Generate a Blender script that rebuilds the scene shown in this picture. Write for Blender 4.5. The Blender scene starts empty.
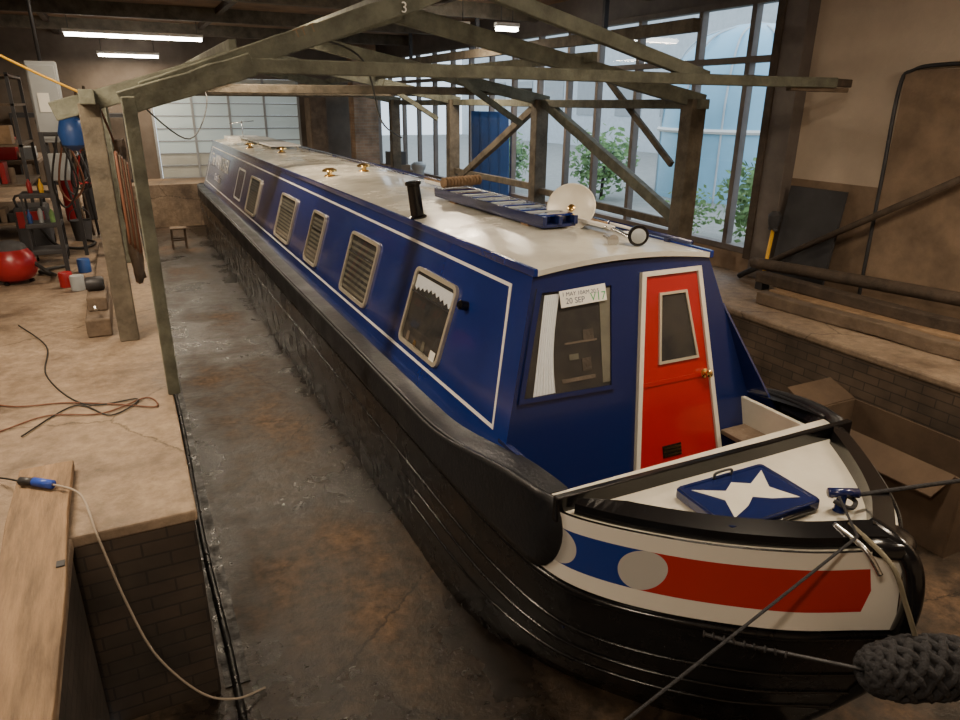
import bpy, bmesh, math, random
from mathutils import Vector, Matrix, noise
random.seed(7)
SC=bpy.context.scene
# ---------------------------------------------------------------- materials
def newmat(name):
    m=bpy.data.materials.new(name); m.use_nodes=True
    return m,m.node_tree,m.node_tree.nodes['Principled BSDF']
def mat(name,col,rough=.6,metal=0,var=0,scale=4,bump=0,bscale=30,col2=None,coat=0,rvar=0,stretch=(1,1,1)):
    m,nt,b=newmat(name)
    b.inputs['Base Color'].default_value=(*col,1); b.inputs['Roughness'].default_value=rough; b.inputs['Metallic'].default_value=metal
    if coat: b.inputs['Coat Weight'].default_value=coat; b.inputs['Coat Roughness'].default_value=.08
    if var or col2 or bump or rvar:
        tc=nt.nodes.new('ShaderNodeTexCoord'); mp=nt.nodes.new('ShaderNodeMapping'); mp.inputs['Scale'].default_value=stretch
        nt.links.new(tc.outputs['Object'],mp.inputs[0])
    if var or col2 or rvar:
        n=nt.nodes.new('ShaderNodeTexNoise'); n.inputs['Scale'].default_value=scale; n.inputs['Detail'].default_value=8; n.inputs['Roughness'].default_value=.65
        nt.links.new(mp.outputs[0],n.inputs[0])
        r=nt.nodes.new('ShaderNodeValToRGB'); r.color_ramp.elements[0].position=.35; r.color_ramp.elements[1].position=.65
        c2=col2 if col2 else tuple(c*(1-var) for c in col)
        r.color_ramp.elements[0].color=(*c2,1); r.color_ramp.elements[1].color=(*col,1)
        nt.links.new(n.outputs[0],r.inputs[0])
        if var or col2: nt.links.new(r.outputs[0],b.inputs['Base Color'])
        if rvar:
            mr=nt.nodes.new('ShaderNodeMapRange'); mr.inputs[1].default_value=.35; mr.inputs[2].default_value=.65
            mr.inputs[3].default_value=max(.03,rough-rvar); mr.inputs[4].default_value=min(1,rough+rvar)
            nt.links.new(n.outputs[0],mr.inputs[0]); nt.links.new(mr.outputs[0],b.inputs['Roughness'])
    if bump:
        n2=nt.nodes.new('ShaderNodeTexNoise'); n2.inputs['Scale'].default_value=bscale; n2.inputs['Detail'].default_value=6
        nt.links.new(mp.outputs[0],n2.inputs[0])
        bp=nt.nodes.new('ShaderNodeBump'); bp.inputs['Strength'].default_value=bump; bp.inputs['Distance'].default_value=.02
        nt.links.new(n2.outputs[0],bp.inputs['Height']); nt.links.new(bp.outputs[0],b.inputs['Normal'])
    return m
def brickmat(name,axis,c1,c2,mortar,rough=.85):
    m,nt,b=newmat(name); b.inputs['Roughness'].default_value=rough
    tc=nt.nodes.new('ShaderNodeTexCoord'); sp=nt.nodes.new('ShaderNodeSeparateXYZ'); cb=nt.nodes.new('ShaderNodeCombineXYZ')
    nt.links.new(tc.outputs['Object'],sp.inputs[0]); nt.links.new(sp.outputs[1 if axis=='x' else 0],cb.inputs[0]); nt.links.new(sp.outputs[2],cb.inputs[1])
    br=nt.nodes.new('ShaderNodeTexBrick'); br.inputs['Scale'].default_value=1; br.inputs['Brick Width'].default_value=.23; br.inputs['Row Height'].default_value=.075
    br.inputs['Mortar Size'].default_value=.005; br.inputs['Color1'].default_value=(*c1,1); br.inputs['Color2'].default_value=(*c2,1); br.inputs['Mortar'].default_value=(*mortar,1)
    nt.links.new(cb.outputs[0],br.inputs[0])
    n=nt.nodes.new('ShaderNodeTexNoise'); n.inputs['Scale'].default_value=2.5; n.inputs['Detail'].default_value=8; nt.links.new(tc.outputs['Object'],n.inputs[0])
    mr=nt.nodes.new('ShaderNodeMapRange'); mr.inputs[1].default_value=.3; mr.inputs[2].default_value=.7; mr.inputs[3].default_value=.4; mr.inputs[4].default_value=1.2
    nt.links.new(n.outputs[0],mr.inputs[0])
    mx=nt.nodes.new('ShaderNodeMix'); mx.data_type='RGBA'; mx.blend_type='MULTIPLY'; mx.inputs[0].default_value=1
    nt.links.new(br.outputs[0],mx.inputs[6]); nt.links.new(mr.outputs[0],mx.inputs[7]); nt.links.new(mx.outputs[2],b.inputs['Base Color'])
    bp=nt.nodes.new('ShaderNodeBump'); bp.inputs['Strength'].default_value=.6; bp.inputs['Distance'].default_value=.01; bp.invert=True
    nt.links.new(br.outputs['Fac'],bp.inputs['Height']); nt.links.new(bp.outputs[0],b.inputs['Normal'])
    return m
def emit(name,col,s):
    m,nt,b=newmat(name); b.inputs['Base Color'].default_value=(*col,1); b.inputs['Emission Color'].default_value=(*col,1); b.inputs['Emission Strength'].default_value=s
    return m
def glassmat(name,fac=.06,tint=(.92,.96,1)):
    m,nt,b=newmat(name); nt.nodes.remove(b); o=nt.nodes['Material Output']
    t=nt.nodes.new('ShaderNodeBsdfTransparent'); t.inputs[0].default_value=(*tint,1); g=nt.nodes.new('ShaderNodeBsdfGlossy'); g.inputs['Roughness'].default_value=.03
    lw=nt.nodes.new('ShaderNodeLayerWeight'); lw.inputs[0].default_value=.5
    pw=nt.nodes.new('ShaderNodeMath'); pw.operation='POWER'; pw.inputs[1].default_value=4; nt.links.new(lw.outputs['Facing'],pw.inputs[0])
    ad=nt.nodes.new('ShaderNodeMath'); ad.operation='MULTIPLY_ADD'; ad.inputs[1].default_value=.6; ad.inputs[2].default_value=fac; ad.use_clamp=True
    nt.links.new(pw.outputs[0],ad.inputs[0])
    mx=nt.nodes.new('ShaderNodeMixShader'); nt.links.new(ad.outputs[0],mx.inputs[0]); nt.links.new(t.outputs[0],mx.inputs[1]); nt.links.new(g.outputs[0],mx.inputs[2]); nt.links.new(mx.outputs[0],o.inputs[0])
    return m
def ground(name,stops,scale,detail_lo,detail_hi,rlo,rhi,crack=.5,bump=.5,wetx=None):
    m,nt,b=newmat(name); N=nt.nodes.new; Lk=nt.links.new
    tc=N('ShaderNodeTexCoord')
    n1=N('ShaderNodeTexNoise'); n1.inputs['Scale'].default_value=scale; n1.inputs['Detail'].default_value=10; n1.inputs['Roughness'].default_value=.68
    n2=N('ShaderNodeTexNoise'); n2.inputs['Scale'].default_value=11; n2.inputs['Detail'].default_value=8; n2.inputs['Roughness'].default_value=.72
    Lk(tc.outputs['Object'],n1.inputs[0]); Lk(tc.outputs['Object'],n2.inputs[0])
    src=n1.outputs[0]
    if wetx:   # damper toward the given x positions (run-off lines along the dock)
        sp=N('ShaderNodeSeparateXYZ'); Lk(tc.outputs['Object'],sp.inputs[0])
        for x0,wd,am in wetx:
            s=N('ShaderNodeMath'); s.operation='SUBTRACT'; s.inputs[1].default_value=x0; Lk(sp.outputs[0],s.inputs[0])
            a=N('ShaderNodeMath'); a.operation='ABSOLUTE'; Lk(s.outputs[0],a.inputs[0])
            mr=N('ShaderNodeMapRange'); mr.interpolation_type='SMOOTHSTEP'; mr.inputs[1].default_value=0; mr.inputs[2].default_value=wd; mr.inputs[3].default_value=am; mr.inputs[4].default_value=0; Lk(a.outputs[0],mr.inputs[0])
            q=N('ShaderNodeMath'); q.operation='SUBTRACT'; Lk(src,q.inputs[0]); Lk(mr.outputs[0],q.inputs[1]); src=q.outputs[0]
    r1=N('ShaderNodeValToRGB'); e=r1.color_ramp.elements; e[0].position=stops[0][0]; e[0].color=(*stops[0][1],1); e[1].position=stops[-1][0]; e[1].color=(*stops[-1][1],1)
    for p_,c_ in stops[1:-1]: x=r1.color_ramp.elements.new(p_); x.color=(*c_,1)
    Lk(src,r1.inputs[0])
    r2=N('ShaderNodeValToRGB'); e=r2.color_ramp.elements; e[0].position=.38; e[0].color=(*detail_lo,1); e[1].position=.64; e[1].color=(*detail_hi,1); Lk(n2.outputs[0],r2.inputs[0])
    mx=N('ShaderNodeMix'); mx.data_type='RGBA'; mx.blend_type='MULTIPLY'; mx.inputs[0].default_value=1; Lk(r1.outputs[0],mx.inputs[6]); Lk(r2.outputs[0],mx.inputs[7])
    wv=N('ShaderNodeMix'); wv.data_type='VECTOR'; wv.inputs[0].default_value=.12; Lk(tc.outputs['Object'],wv.inputs[4]); Lk(n2.outputs['Color'],wv.inputs[5])
    vo=N('ShaderNodeTexVoronoi'); vo.feature='DISTANCE_TO_EDGE'; vo.inputs['Scale'].default_value=.55; Lk(wv.outputs[1],vo.inputs[0])
    cr=N('ShaderNodeMapRange'); cr.inputs[1].default_value=.0; cr.inputs[2].default_value=.006; cr.inputs[3].default_value=1-crack; cr.inputs[4].default_value=1; Lk(vo.outputs[0],cr.inputs[0])
    m2=N('ShaderNodeMix'); m2.data_type='RGBA'; m2.blend_type='MULTIPLY'; m2.inputs[0].default_value=1; Lk(mx.outputs[2],m2.inputs[6]); Lk(cr.outputs[0],m2.inputs[7])
    Lk(m2.outputs[2],b.inputs['Base Color'])
    mr=N('ShaderNodeMapRange'); mr.inputs[1].default_value=stops[0][0]; mr.inputs[2].default_value=stops[-1][0]-.03; mr.inputs[3].default_value=rlo; mr.inputs[4].default_value=rhi
    Lk(src,mr.inputs[0]); Lk(mr.outputs[0],b.inputs['Roughness'])
    bp=N('ShaderNodeBump'); bp.inputs['Strength'].default_value=bump; bp.inputs['Distance'].default_value=.02
    Lk(n2.outputs[0],bp.inputs['Height']); Lk(bp.outputs[0],b.inputs['Normal'])
    return m
M={}
M['blue']=mat('blue_gloss_paint',(.010,.027,.18),.16,coat=.5,var=.25,scale=1.2)
M['blue_d']=mat('blue_paint_dark',(.007,.014,.08),.22,coat=.4)
M['white']=mat('white_line_paint',(.8,.78,.74),.35)
M['cream']=mat('cream_deck_paint',(.68,.64,.54),.3,var=.16,scale=3)
M['roof']=mat('roof_cream_white_paint',(.66,.64,.56),.2,var=.28,scale=1.3,rvar=.12)
M['red']=mat('red_paint',(.36,.012,.012),.28,coat=.35,var=.1)
M['black']=mat('bitumen_black',(.005,.005,.006),.25,rvar=.09,scale=4,bump=.15,bscale=12)
M['char']=mat('charcoal_black_paint',(.012,.013,.016),.42,rvar=.10,scale=3,bump=.15,bscale=40)
M['gblack']=mat('gloss_black',(.006,.006,.007),.18)
M['mblack']=mat('wet_silt_black',(.008,.008,.008),.45,rvar=.25,bump=.5,bscale=20,scale=9)
M['steel']=mat('bright_steel',(.6,.6,.6),.25,1)
M['alu']=mat('anodised_frame',(.66,.60,.48),.35,.6)
M['dsteel']=mat('dark_steel',(.06,.06,.065),.5,.5,var=.3)
M['brass']=mat('polished_brass',(.75,.5,.18),.22,1)
M['dark']=mat('dark_interior',(.012,.011,.012),.9,col2=(.045,.035,.026),scale=5)
M['glass']=glassmat('window_glass',.04)
M['curtain']=mat('white_curtain',(.78,.76,.74),.9,bump=.2)
M['blind']=mat('beige_blind',(.20,.175,.12),.8,var=.5,scale=3)
M['paper']=mat('paper',(.75,.74,.68),.8)
M['ink']=mat('ink',(.05,.06,.12),.8); M['inkg']=mat('ink_green',(.05,.35,.12),.8)
M['tgreen']=mat('weathered_green_timber',(.175,.18,.135),.8,var=.5,scale=6,bump=.4,bscale=25)
M['tgreen2']=mat('weathered_brown_timber',(.15,.125,.09),.8,var=.55,scale=6,bump=.4,bscale=25)
M['tbrown']=mat('dark_brown_timber',(.085,.06,.042),.8,var=.5,scale=7,bump=.4)
M['wood']=mat('raw_timber',(.34,.22,.125),.75,var=.45,scale=5,bump=.3)
M['wood2']=mat('old_grey_timber',(.18,.13,.09),.85,var=.45,scale=5,bump=.4)
M['plank']=mat('scaffold_board_wood',(.32,.205,.115),.75,col2=(.13,.085,.05),scale=3,bump=.3,stretch=(6,.7,1))
M['conc']=ground('dusty_concrete',[(.36,(.125,.092,.066)),(.46,(.235,.175,.125)),(.62,(.345,.262,.185))],1.1,(.70,.68,.65),(1.1,1.08,1.06),.45,.85,.6,.35)
M['floor']=ground('damp_dock_floor',[(.36,(.014,.011,.009)),(.49,(.050,.036,.025)),(.64,(.145,.094,.058))],.8,(.42,.40,.37),(1.35,1.27,1.18),.24,.8,.75,.5,[(-2.3,.5,.10),(-1.0,.55,.12),(-1.75,.3,.05)])
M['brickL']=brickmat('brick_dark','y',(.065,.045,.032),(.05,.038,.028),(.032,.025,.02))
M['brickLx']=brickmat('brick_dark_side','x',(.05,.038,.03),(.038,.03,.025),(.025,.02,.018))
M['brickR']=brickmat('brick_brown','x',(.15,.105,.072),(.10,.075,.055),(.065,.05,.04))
M['brickP']=brickmat('brick_pillar','y',(.35,.24,.16),(.28,.18,.12),(.3,.26,.2))
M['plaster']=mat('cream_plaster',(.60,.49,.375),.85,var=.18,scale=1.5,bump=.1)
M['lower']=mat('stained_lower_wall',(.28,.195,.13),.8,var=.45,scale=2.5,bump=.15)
M['wallfar']=mat('far_wall_paint',(.17,.135,.105),.8,var=.35,scale=2)
M['ceil']=mat('ceiling_board',(.28,.175,.105),.85,var=.45,scale=1.5)
M['grey']=mat('grey_enamel',(.33,.35,.36),.45,var=.1)
M['mull']=mat('window_bar_brown',(.16,.135,.12),.6,var=.3)
M['tube']=emit('fluorescent_tube',(1,.95,.85),26)
M['rope']=mat('dark_rope',(.018,.018,.021),.9,bump=.6,bscale=60)
M['cable']=mat('cable_orange_brown',(.14,.055,.03),.6); M['cablew']=mat('cable_pale',(.34,.28,.22),.6); M['cableb']=mat('cable_black',(.012,.012,.012),.6)
M['plug']=mat('plug_blue',(.03,.08,.45),.4)
M['yellow']=mat('tool_yellow',(.75,.42,.03),.5)
M['leaf']=mat('leaf_green',(.20,.36,.12),.7,var=.5,scale=8)
M['domeb']=mat('pale_blue_plastic',(.32,.60,.78),.35,var=.15,scale=.8)
M['bldg']=mat('pale_render_outside',(.58,.62,.65),.8,var=.15)
M['outg']=mat('yard_ground',(.32,.32,.30),.9,var=.2)
M['tarp']=mat('blue_tarpaulin',(.02,.07,.26),.45,bump=.5,bscale=5)
M['ply']=mat('brown_box_board',(.125,.082,.052),.85,var=.4,scale=3)
M['greydk']=mat('dark_board',(.05,.05,.055),.7,var=.3)
M['dred']=mat('deep_red_plastic',(.30,.013,.018),.3)
# bow band material (painted stripe, UV in metres along / up the plating)
m,nt,b=newmat('bow_stripe_paint'); b.inputs['Roughness'].default_value=.2; b.inputs['Coat Weight'].default_value=.5
uv=nt.nodes.new('ShaderNodeUVMap'); sp=nt.nodes.new('ShaderNodeSeparateXYZ'); nt.links.new(uv.outputs[0],sp.inputs[0])
def mth(op,a,bv=None,c=None):
    n=nt.nodes.new('ShaderNodeMath'); n.operation=op
    for i,v in enumerate((a,bv,c)):
        if v is None: continue
        if isinstance(v,(int,float)): n.inputs[i].default_value=v
        else: nt.links.new(v,n.inputs[i])
    return n.outputs[0]
S_,T_=sp.outputs[0],sp.outputs[1]
def circ(cs,ct,rad):
    a=mth('POWER',mth('SUBTRACT',S_,cs),2); bb=mth('POWER',mth('SUBTRACT',T_,ct),2)
    return mth('LESS_THAN',mth('SQRT',mth('ADD',a,bb)),rad)
endv=mth('MULTIPLY_ADD',mth('ABSOLUTE',mth('SUBTRACT',T_,.17)),-.25,1.44)
stripe=mth('MULTIPLY',mth('MULTIPLY',mth('GREATER_THAN',T_,.075),mth('LESS_THAN',T_,.265)),mth('LESS_THAN',S_,endv))
isred=mth('GREATER_THAN',S_,.53)
def mix(fac,a,bv):
    n=nt.nodes.new('ShaderNodeMix'); n.data_type='RGBA'; nt.links.new(fac,n.inputs[0])
    for i,v in ((6,a),(7,bv)):
        if isinstance(v,tuple): n.inputs[i].default_value=(*v,1)
        else: nt.links.new(v,n.inputs[i])
    return n.outputs[2]
c=mix(isred,(.012,.035,.22),(.42,.026,.020))
c=mix(stripe,(.76,.72,.65),c)
c=mix(circ(.53,.17,.095),c,(.48,.46,.43)); c=mix(circ(.16,.17,.095),c,(.48,.46,.43))
nt.links.new(c,b.inputs['Base Color']); M['band']=m

# ---------------------------------------------------------------- geometry helpers
def link(ob,parent=None):
    SC.collection.objects.link(ob)
    if parent: ob.parent=parent
    return ob
def empty(name):
    e=bpy.data.objects.new(name,None); e.empty_display_size=.1; return link(e)
def mesh(name,vs,fs,mt,parent=None,smooth=False):
    me=bpy.data.meshes.new(name); me.from_pydata([tuple(v) for v in vs],[],fs); me.materials.append(mt)
    bm=bmesh.new(); bm.from_mesh(me); bmesh.ops.recalc_face_normals(bm,faces=bm.faces); bm.to_mesh(me); bm.free()
    if smooth:
        for p in me.polygons: p.use_smooth=True
    return link(bpy.data.objects.new(name,me),parent)
def bev(ob,w=.01,s=2):
    md=ob.modifiers.new('bevel','BEVEL'); md.width=w; md.segments=s; md.limit_method='ANGLE'; return ob
def box(name,lo,hi,mt,parent=None,b=0):
    x0,y0,z0=lo;x1,y1,z1=hi
    vs=[(x,y,z) for z in (z0,z1) for y in (y0,y1) for x in (x0,x1)]
    o=mesh(name,vs,[(0,1,3,2),(4,6,7,5),(0,4,5,1),(2,3,7,6),(0,2,6,4),(1,5,7,3)],mt,parent)
    if b: bev(o,b)
    return o
def beam(name,p0,p1,w,h,mt,parent=None,b=.008,up=(0,0,1)):
    p0,p1=Vector(p0),Vector(p1); d=(p1-p0).normalized(); u=Vector(up)
    if abs(d.dot(u))>.98: u=Vector((0,1,0))
    s=d.cross(u).normalized(); u=s.cross(d).normalized()
    vs=[]
    n=6
    for k in range(n+1):
        c=p0.lerp(p1,k/n); j=Vector((random.uniform(-1,1),random.uniform(-1,1),random.uniform(-1,1)))*.006*(w/.1) if 0<k<n else Vector()
        for a,bb in ((-1,-1),(1,-1),(1,1),(-1,1)): vs.append(c+j+s*a*w/2+u*bb*h/2)
    fs=[(0,1,2,3),(n*4+3,n*4+2,n*4+1,n*4)]
    for k in range(n):
        for i in range(4): fs.append((k*4+i,k*4+(i+1)%4,(k+1)*4+(i+1)%4,(k+1)*4+i))
    o=mesh(name,vs,fs,mt,parent)
    if b: bev(o,b,2)
    return o
def crom(pts,seg=8,closed=False):
    P=[Vector(p) for p in pts]; out=[]; n=len(P)
    for i in range(n-1):
        p0=P[max(i-1,0)];p1=P[i];p2=P[i+1];p3=P[min(i+2,n-1)]
        for k in range(seg):
            t=k/seg
            out.append(.5*((2*p1)+(p2-p0)*t+(2*p0-5*p1+4*p2-p3)*t*t+(3*p1-p0-3*p2+p3)*t**3))
    out.append(P[-1]); return out
def tube(name,pts,r,mt,parent=None,seg=8,smoothpath=True,sides=10,taper=None):
    path=crom(pts,seg) if smoothpath and len(pts)>2 else [Vector(p) for p in pts]
    vs=[];fs=[];n=len(path); prev=None
    for i,p in enumerate(path):
        d=(path[min(i+1,n-1)]-path[max(i-1,0)]).normalized()
        if prev is None:
            a=Vector((0,0,1)) if abs(d.z)<.9 else Vector((1,0,0)); s=d.cross(a).normalized()
        else: s=(prev-d*prev.dot(d)).normalized()
        prev=s; t=d.cross(s); rr=r if taper is None else r*(1+(taper-1)*i/(n-1))
        for k in range(sides):
            a=2*math.pi*k/sides; vs.append(p+s*math.cos(a)*rr+t*math.sin(a)*rr)
    for i in range(n-1):
        for k in range(sides): fs.append((i*sides+k,i*sides+(k+1)%sides,(i+1)*sides+(k+1)%sides,(i+1)*sides+k))
    fs.append(tuple(range(sides))); fs.append(tuple((n-1)*sides+k for k in range(sides)))
    return mesh(name,vs,fs,mt,parent,True)
def lathe(name,prof,mt,parent=None,loc=(0,0,0),axis=(0,0,1),n=32):
    q=Vector((0,0,1)).rotation_difference(Vector(axis)); loc=Vector(loc); vs=[];fs=[]
    for r,z in prof:
        for k in range(n):
            a=2*math.pi*k/n; vs.append(loc+q@Vector((r*math.cos(a),r*math.sin(a),z)))
    for i in range(len(prof)-1):
        for k in range(n): fs.append((i*n+k,i*n+(k+1)%n,(i+1)*n+(k+1)%n,(i+1)*n+k))
    fs.append(tuple(range(n))); fs.append(tuple((len(prof)-1)*n+k for k in range(n)))
    o=mesh(name,vs,fs,mt,parent,True)
    md=o.modifiers.new('es','EDGE_SPLIT'); md.split_angle=.7
    return o
class Fr:
    def __init__(s,o,ex,ey,n): s.o,s.ex,s.ey,s.n=map(Vector,(o,ex,ey,n))
    def p(s,a,b,c=0): return s.o+s.ex*a+s.ey*b+s.n*c
def plate(name,poly,fr,z0,z1,mt,parent,b=0):
    n=len(poly); vs=[fr.p(a,c,z0) for a,c in poly]+[fr.p(a,c,z1) for a,c in poly]
    fs=[tuple(range(n)),tuple(range(2*n-1,n-1,-1))]+[(i,(i+1)%n,n+(i+1)%n,n+i) for i in range(n)]
    o=mesh(name,vs,fs,mt,parent)
    if b: bev(o,b)
    return o
def pane(name,poly,fr,z,parent):
    return mesh(name,[fr.p(a,c,z) for a,c in poly],[tuple(range(len(poly)))],M['glass'],parent)
def ring(name,outer,inner,fr,z0,z1,mt,parent):
    n=len(outer); vs=[]
    for P,z in ((outer,z0),(outer,z1),(inner,z1),(inner,z0)): vs+=[fr.p(a,c,z) for a,c in P]
    fs=[]
    for L in range(4):
        A=L*n;B=((L+1)%4)*n
        for i in range(n): fs.append((A+i,A+(i+1)%n,B+(i+1)%n,B+i))
    return mesh(name,vs,fs,mt,parent)
def rrect(a0,b0,a1,b1,r,k=5):
    out=[]
    for cx,cy,st in ((a1-r,b1-r,0),(a0+r,b1-r,90),(a0+r,b0+r,180),(a1-r,b0+r,270)):
        for i in range(k+1):
            t=math.radians(st+90*i/k); out.append((cx+r*math.cos(t),cy+r*math.sin(t)))
    return out
def textob(name,body,fr,a,b,size,mt,parent,off=.006,flip=False,ext=.001):
    cu=bpy.data.curves.new(name,'FONT'); cu.body=body; cu.size=size; cu.extrude=ext; cu.materials.append(mt)
    o=bpy.data.objects.new(name,cu); link(o,parent)
    ex=fr.ex*(-1 if flip else 1); mtx=Matrix((ex,fr.ey,ex.cross(fr.ey))).transposed().to_4x4(); mtx.translation=fr.p(a,b,off)
    o.matrix_world=mtx; return o

# ================================================================ ROOM SHELL
XL,XR,YB,YF,ZC=-5.3,4.1,-6.0,17.0,4.4
floor=empty('floor')
box('dock_floor',(-2.9,YB,-.1),(2.9,15.6,0),M['floor'],floor)
box('grade_floor',(XL,15.4,0),(XR-.06,YF,1.0),M['conc'],floor)
# raised ledges either side of the sunken dock
box('ledge_cap_left',(XL,0,1.03),(-2.39,15.4,1.09),M['conc'],floor,.012)
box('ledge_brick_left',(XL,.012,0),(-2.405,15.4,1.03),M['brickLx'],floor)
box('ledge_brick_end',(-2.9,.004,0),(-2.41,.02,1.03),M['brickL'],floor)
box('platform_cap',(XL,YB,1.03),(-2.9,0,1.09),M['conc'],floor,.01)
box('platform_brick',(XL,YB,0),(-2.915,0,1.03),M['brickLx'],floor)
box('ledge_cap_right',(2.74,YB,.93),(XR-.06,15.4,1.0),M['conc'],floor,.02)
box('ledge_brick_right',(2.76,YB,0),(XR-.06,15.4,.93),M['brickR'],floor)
g=empty('drain_channel')
box('wet_gutter',(-2.385,.0,.0),(-2.26,15.4,.006),M['mblack'],g)
tube('hose',[(-2.34,-.6,.022),(-2.33,.2,.022),(-2.35,1.5,.022),(-2.33,3.5,.022),(-2.35,7,.022),(-2.33,12,.022)],.020,M['mblack'],g)
w=empty('wall_left'); box('plaster',(XL-.1,YB,0),(XL,YF,ZC),M['wallfar'],w)
w=empty('wall_back'); box('plaster',(XL,YB-.1,0),(XR,YB,ZC),M['plaster'],w)
w=empty('wall_far')
box('left_panel',(XL,YF,1.0),(-1.62,YF+.1,ZC),M['wallfar'],w)
box('right_panel',(2.0,YF,1.0),(XR,YF+.1,ZC),M['wallfar'],w)
box('head_panel',(-1.62,YF,3.44),(2.0,YF+.1,ZC),M['wallfar'],w)
w=empty('wall_right')
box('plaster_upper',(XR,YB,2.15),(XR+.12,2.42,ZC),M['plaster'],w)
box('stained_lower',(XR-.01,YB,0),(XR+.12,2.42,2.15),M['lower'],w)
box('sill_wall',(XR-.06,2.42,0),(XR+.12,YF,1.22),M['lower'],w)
box('head_wall',(XR,2.42,4.02),(XR+.12,YF,ZC),M['mull'],w)
box('post_timber',(3.94,2.38,1.0),(4.16,2.68,4.4),M['mull'],w,.01); box('post_edge',(3.92,2.66,1.2),(4.14,2.76,4.3),M['tbrown'],w,.005)
c=empty('ceiling'); box('boards',(XL,YB,ZC),(XR+.2,YF+.1,ZC+.08),M['ceil'],c)
for i,y in enumerate([-4,-1,2,5,8,11,14]): box('joist_%d'%i,(XL,y-.06,ZC-.22),(XR,y+.06,ZC),M['tgreen2'],c)
for i,x in enumerate([-3.4,-.6,2.2]): box('purlin_%d'%i,(x-.05,YB,ZC-.1),(x+.05,YF,ZC),M['tbrown'],c)
wn=empty('window_1')
ys=[2.80,3.2,4.03,5.18,6.1,6.9,7.8,8.7,9.6,10.5,11.4,12.4,13.4,14.4,15.4,16.4,16.95]
for i,y in enumerate(ys): box('mullion_%d'%i,(4.05,y-.035,1.24),(4.15,y+.035,4.0),M['mull'],wn,.004)
for i,z in enumerate([1.26,3.38,3.98]): box('rail_%d'%i,(4.04,2.78,z-.035),(4.16,YF-.01,z+.035),M['mull'],wn,.004)
mesh('glass',[(4.10,2.78,1.24),(4.10,YF-.01,1.24),(4.10,YF-.01,4.0),(4.10,2.78,4.0)],[(0,1,2,3)],M['glass'],wn)
M['shut']=mat('translucent_shutter',(.50,.52,.48),.5,var=.12,scale=2)
M['shutglow']=emit('daylit_panel',(.42,.50,.50),.34)  # emission stands in for daylight coming through the shutter slats
dr=empty('door_1')
for i in range(8):
    z=1.0+i*.305
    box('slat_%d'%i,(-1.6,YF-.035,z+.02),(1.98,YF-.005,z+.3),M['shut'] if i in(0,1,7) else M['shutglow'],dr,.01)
    box('seam_%d'%i,(-1.6,YF-.05,z-.012),(1.98,YF-.005,z+.018),M['grey'],dr)
for i,x in enumerate([-1.64,-.7,.2,1.1,2.0]): box('stile_%d'%i,(x-.03,YF-.06,1.0),(x+.03,YF-.005,3.45),M['grey'],dr)

# ================================================================ NARROWBOAT
boat=empty('narrowboat')
TL=[(-.3,14.95),(-.8,14.6),(-1.04,13.9),(-1.05,9),(-1.05,4),(-1.05,1),(-1.05,0),(-1.045,-.5),(-1.01,-.88),(-.90,-1.09),(-.61,-1.38),(-.29,-1.60),(-.02,-1.72),(.07,-1.77)]
ML=[(-.3,14.95),(-.8,14.6),(-1.04,13.9),(-1.05,9),(-1.05,4),(-1.05,1),(-1.05,0),(-1.04,-.45),(-1.0,-.84),(-.91,-1.08),(-.70,-1.33),(-.36,-1.60),(-.06,-1.75),(.07,-1.81)]
BL=[(-.3,14.7),(-.75,14.4),(-1.0,13.7),(-1.02,9),(-1.02,4),(-1.02,1),(-1.02,.3),(-.97,-.15),(-.86,-.43),(-.72,-.7),(-.5,-1.0),(-.28,-1.22),(-.05,-1.38),(.07,-1.46)]
TR=[(.3,14.95),(.8,14.6),(1.04,13.9),(1.05,9),(1.05,4),(1.03,1),(.98,0),(.92,-.5),(.84,-.86),(.73,-1.07),(.52,-1.36),(.33,-1.57),(.15,-1.71),(.07,-1.77)]
MR=[(.3,14.95),(.8,14.6),(1.04,13.9),(1.05,9),(1.05,4),(1.03,1),(.98,0),(.92,-.45),(.84,-.82),(.74,-1.06),(.56,-1.31),(.37,-1.57),(.17,-1.74),(.07,-1.81)]
BR=[(.3,14.7),(.75,14.4),(1.0,13.7),(1.02,9),(1.02,4),(1.0,1),(.95,.3),(.90,-.15),(.80,-.43),(.68,-.7),(.52,-1.0),(.37,-1.22),(.19,-1.38),(.07,-1.46)]
SG=8
def sm(t): t=max(0,min(1,t)); return t*t*(3-2*t)
def ztop(y): return 1.09+.15*sm((.5-y)/1.3)
def curves(side):
    T,Mi,B=(TL,ML,BL) if side<0 else (TR,MR,BR)
    f=lambda L:[Vector((q.x,q.y,0)) for q in crom([(a,b,0) for a,b in L],SG)]
    return f(T),f(Mi),f(B)
CU={-1:curves(-1),1:curves(1)}
ZM=.87
def hp(side,i,lv):
    T,Mi,B=(c[i] for c in CU[side])
    if lv<=1:
        k=math.sin(lv*math.pi/2); p=B.lerp(Mi,k); return Vector((p.x,p.y,ZM*lv))
    k=lv-1; p=Mi.lerp(T,k); return Vector((p.x,p.y,ZM+(ztop(p.y)-ZM)*k))
N=len(CU[-1][0])
lvs=[0,.15,.3,.5,.7,.85,1,1.33,1.66,2]
for side,nm in ((-1,'hull_port'),(1,'hull_starboard')):
    vs=[hp(side,i,l) for l in lvs for i in range(N)]; fs=[]
    for a in range(len(lvs)-1):
        for i in range(N-1): fs.append((a*N+i,a*N+i+1,(a+1)*N+i+1,(a+1)*N+i))
    o=mesh(nm,vs,fs,M['black'],boat,True); md=o.modifiers.new('s','SOLIDIFY'); md.thickness=.012; md.offset=0
def strip(name,A,B,mt,par=boat):
    n=len(A); return mesh(name,list(A)+list(B),[(i,i+1,n+i+1,n+i) for i in range(n-1)],mt,par,False)
strip('transom',[hp(-1,0,l) for l in lvs],[hp(1,0,l) for l in lvs],M['black'])
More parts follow.
